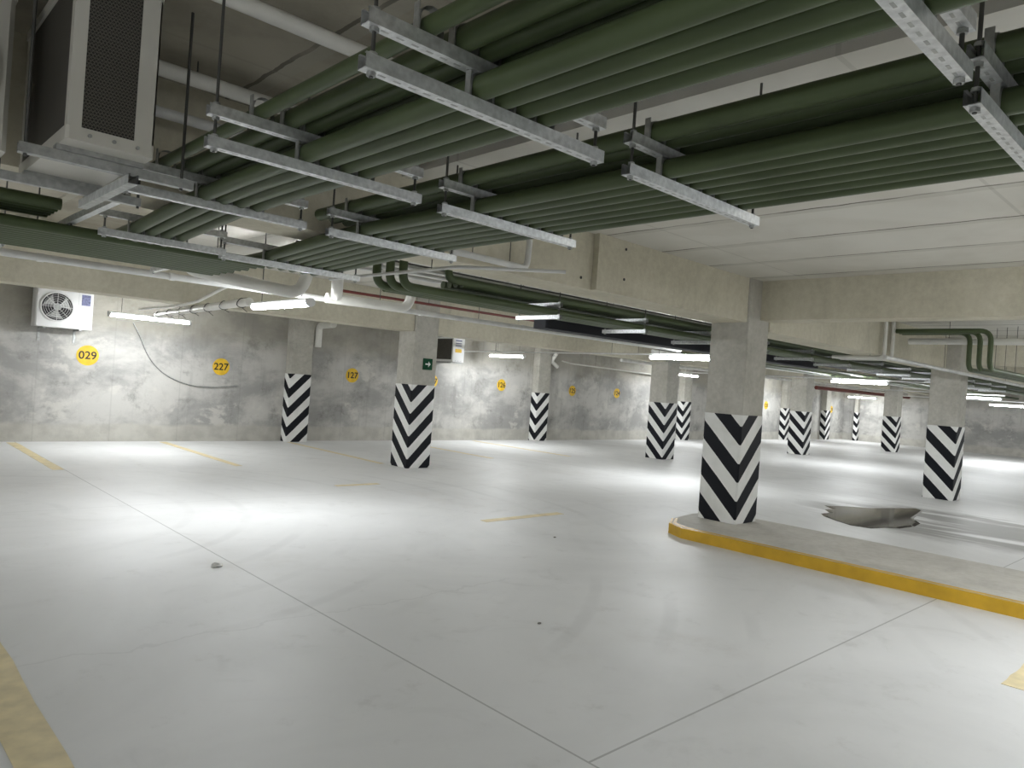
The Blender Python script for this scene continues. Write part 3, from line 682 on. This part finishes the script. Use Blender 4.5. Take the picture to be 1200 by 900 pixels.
# ------------------------------------------------------------------ signs and cable
def text_mesh(s, size):
    cu = bpy.data.curves.new('digits', 'FONT'); cu.body = s; cu.size = size; cu.align_x = 'CENTER'; cu.align_y = 'CENTER'; cu.extrude = .0012; cu.offset = .003
    o = bpy.data.objects.new('digits_tmp', cu); COL.objects.link(o)
    bpy.context.view_layer.update()
    me = bpy.data.meshes.new_from_object(o.evaluated_get(bpy.context.evaluated_depsgraph_get()))
    bpy.data.objects.remove(o); me.materials.clear(); me.materials.append(M['black']); return me
wh = ['left of all, under the wall air conditioner', 'between the left wall lamp and the first pilaster', 'just left of the exit sign column', 'half hidden right of the exit sign column',
      'left of the pilaster between numbers', 'right of the pilaster between numbers', 'last before the scuffed column']
for k, (x, s, r, z) in enumerate(((3.5, '029', .185, 1.58), (5.95, '227', .175, 1.535), (9.04, '127', .17, 1.54), (11.4, '127', .17, 1.53), (13.82, '126', .165, 1.55), (16.8, '125', .16, 1.52), (19.0, '124', .16, 1.535))):
    t = thing('bay_number', f'yellow disc with black bay number {s}, {wh[k]}', 'sign', (x, Y1-.003, z), 'yellow bay numbers on the left wall')
    MB().disc((0, 0), r, -.002, .002, 36).build('sign_disc', M['signyellow'], t)
    o = bpy.data.objects.new('digits', text_mesh(s, .20)); COL.objects.link(o); o.parent = t; o.rotation_euler = (PI/2, 0, 0); o.location = (0, -.0035, -.005)
    o['label'] = 'black stencilled digits'
for lb, x, y in (('yellow bay number disc partly hidden by the nearest column', 29.15, Y1-.003), ('yellow bay number disc beside the far pilaster of the lit corner', 35.7, Y1-.003)):
    t = thing('bay_number', lb, 'sign', (x, y, 1.45), 'far yellow bay numbers')
    MB().disc((0, 0), .17, -.002, .002, 30).build('sign_disc', M['signyellow'], t)
    o = bpy.data.objects.new('digits', text_mesh('120', .2)); COL.objects.link(o); o.parent = t; o.rotation_euler = (PI/2, 0, 0); o.location = (0, -.0035, -.005)
sx_, sz_ = 7.76, 1.845; t = thing('exit_sign', 'small green exit sign with white arrow on the column', 'sign', (sx_, 10.413, sz_))
MB().box(-.10, .10, -.006, .006, -.10, .10).build('plate', M['signgreen'], t)
ar = MB(); ar.box(-.055, .03, -.009, -.006, -.012, .012)
ar.add([(.06, -.009, 0), (.01, -.009, .05), (.01, -.009, .018), (.01, -.009, -.018), (.01, -.009, -.05)] + [(.06, -.006, 0), (.01, -.006, .05), (.01, -.006, .018), (.01, -.006, -.018), (.01, -.006, -.05)], [(0, 1, 2, 3, 4), (5, 9, 8, 7, 6), (0, 5, 6, 1), (4, 9, 5, 0), (1, 6, 9, 4)])
ar.build('arrow', M['white'], t)
cpts = [(4.22, 15.02, 2.26), (4.35, 15.02, 2.02), (4.55, 15.02, 1.62), (4.85, 15.02, 1.32), (5.3, 15.02, 1.14), (5.8, 15.02, 1.11), (6.3, 15.02, 1.16)]
cc = []
for i in range(len(cpts)-1):
    p0, p1, p2, p3 = [Vector(cpts[max(0, min(len(cpts)-1, i+j))]) for j in (-1, 0, 1, 2)]
    for j in range(6):
        f = j/6; cc.append(.5*((2*p1)+(p2-p0)*f+(2*p0-5*p1+4*p2-p3)*f*f+(3*p1-p0-3*p2+p3)*f**3))
pipe('loose grey cable hanging in a curve on the wall between numbers 029 and 227', cc+[Vector(cpts[-1])], .010, M['galvdull'], None, 8, 'hanging_cable', 'cable')
for lb, x, z in (('small black anchor hole high on the long beam', 5.55, 2.97), ('small black anchor hole low on the long beam', 5.55, 2.68), ('second low anchor hole on the long beam, left of the others', 5.0, 2.62)):
    yb = 4.405 if x > 5.15 else 4.47
    tag(MB().disc((0, 0), .014, -.004, .004, 12).build('anchor_hole', M['black']), lb, 'hole').location = (x, yb, z)

# ------------------------------------------------------------------ camera, world, view
f_px, yaw, pitch, roll = 852.93, .813446, 0.0, math.radians(4.0)
F = Vector((math.cos(yaw)*math.cos(pitch), math.sin(yaw)*math.cos(pitch), math.sin(pitch)))
Rt = Vector((math.sin(yaw), -math.cos(yaw), 0)); Up = Rt.cross(F)
r_ = math.cos(roll)*Rt+math.sin(roll)*Up; u_ = -math.sin(roll)*Rt+math.cos(roll)*Up
cam = bpy.data.cameras.new('camera'); co = bpy.data.objects.new('camera', cam); COL.objects.link(co)
cam.sensor_width = 36; cam.sensor_fit = 'HORIZONTAL'; cam.lens = 36*f_px/1200; cam.clip_start = .05; cam.clip_end = 200
co.matrix_world = Matrix(((r_.x, u_.x, -F.x, 0), (r_.y, u_.y, -F.y, 0), (r_.z, u_.z, -F.z, 1.6), (0, 0, 0, 1)))
S.camera = co
w = bpy.data.worlds.new('world'); S.world = w; w.use_nodes = True
w.node_tree.nodes['Background'].inputs[0].default_value = (.5, .52, .55, 1); w.node_tree.nodes['Background'].inputs[1].default_value = .02
vs_ = S.view_settings; vs_.view_transform = 'Standard'; vs_.look = 'None'; vs_.gamma = 1; vs_.use_curve_mapping = False; vs_.exposure = 0.0
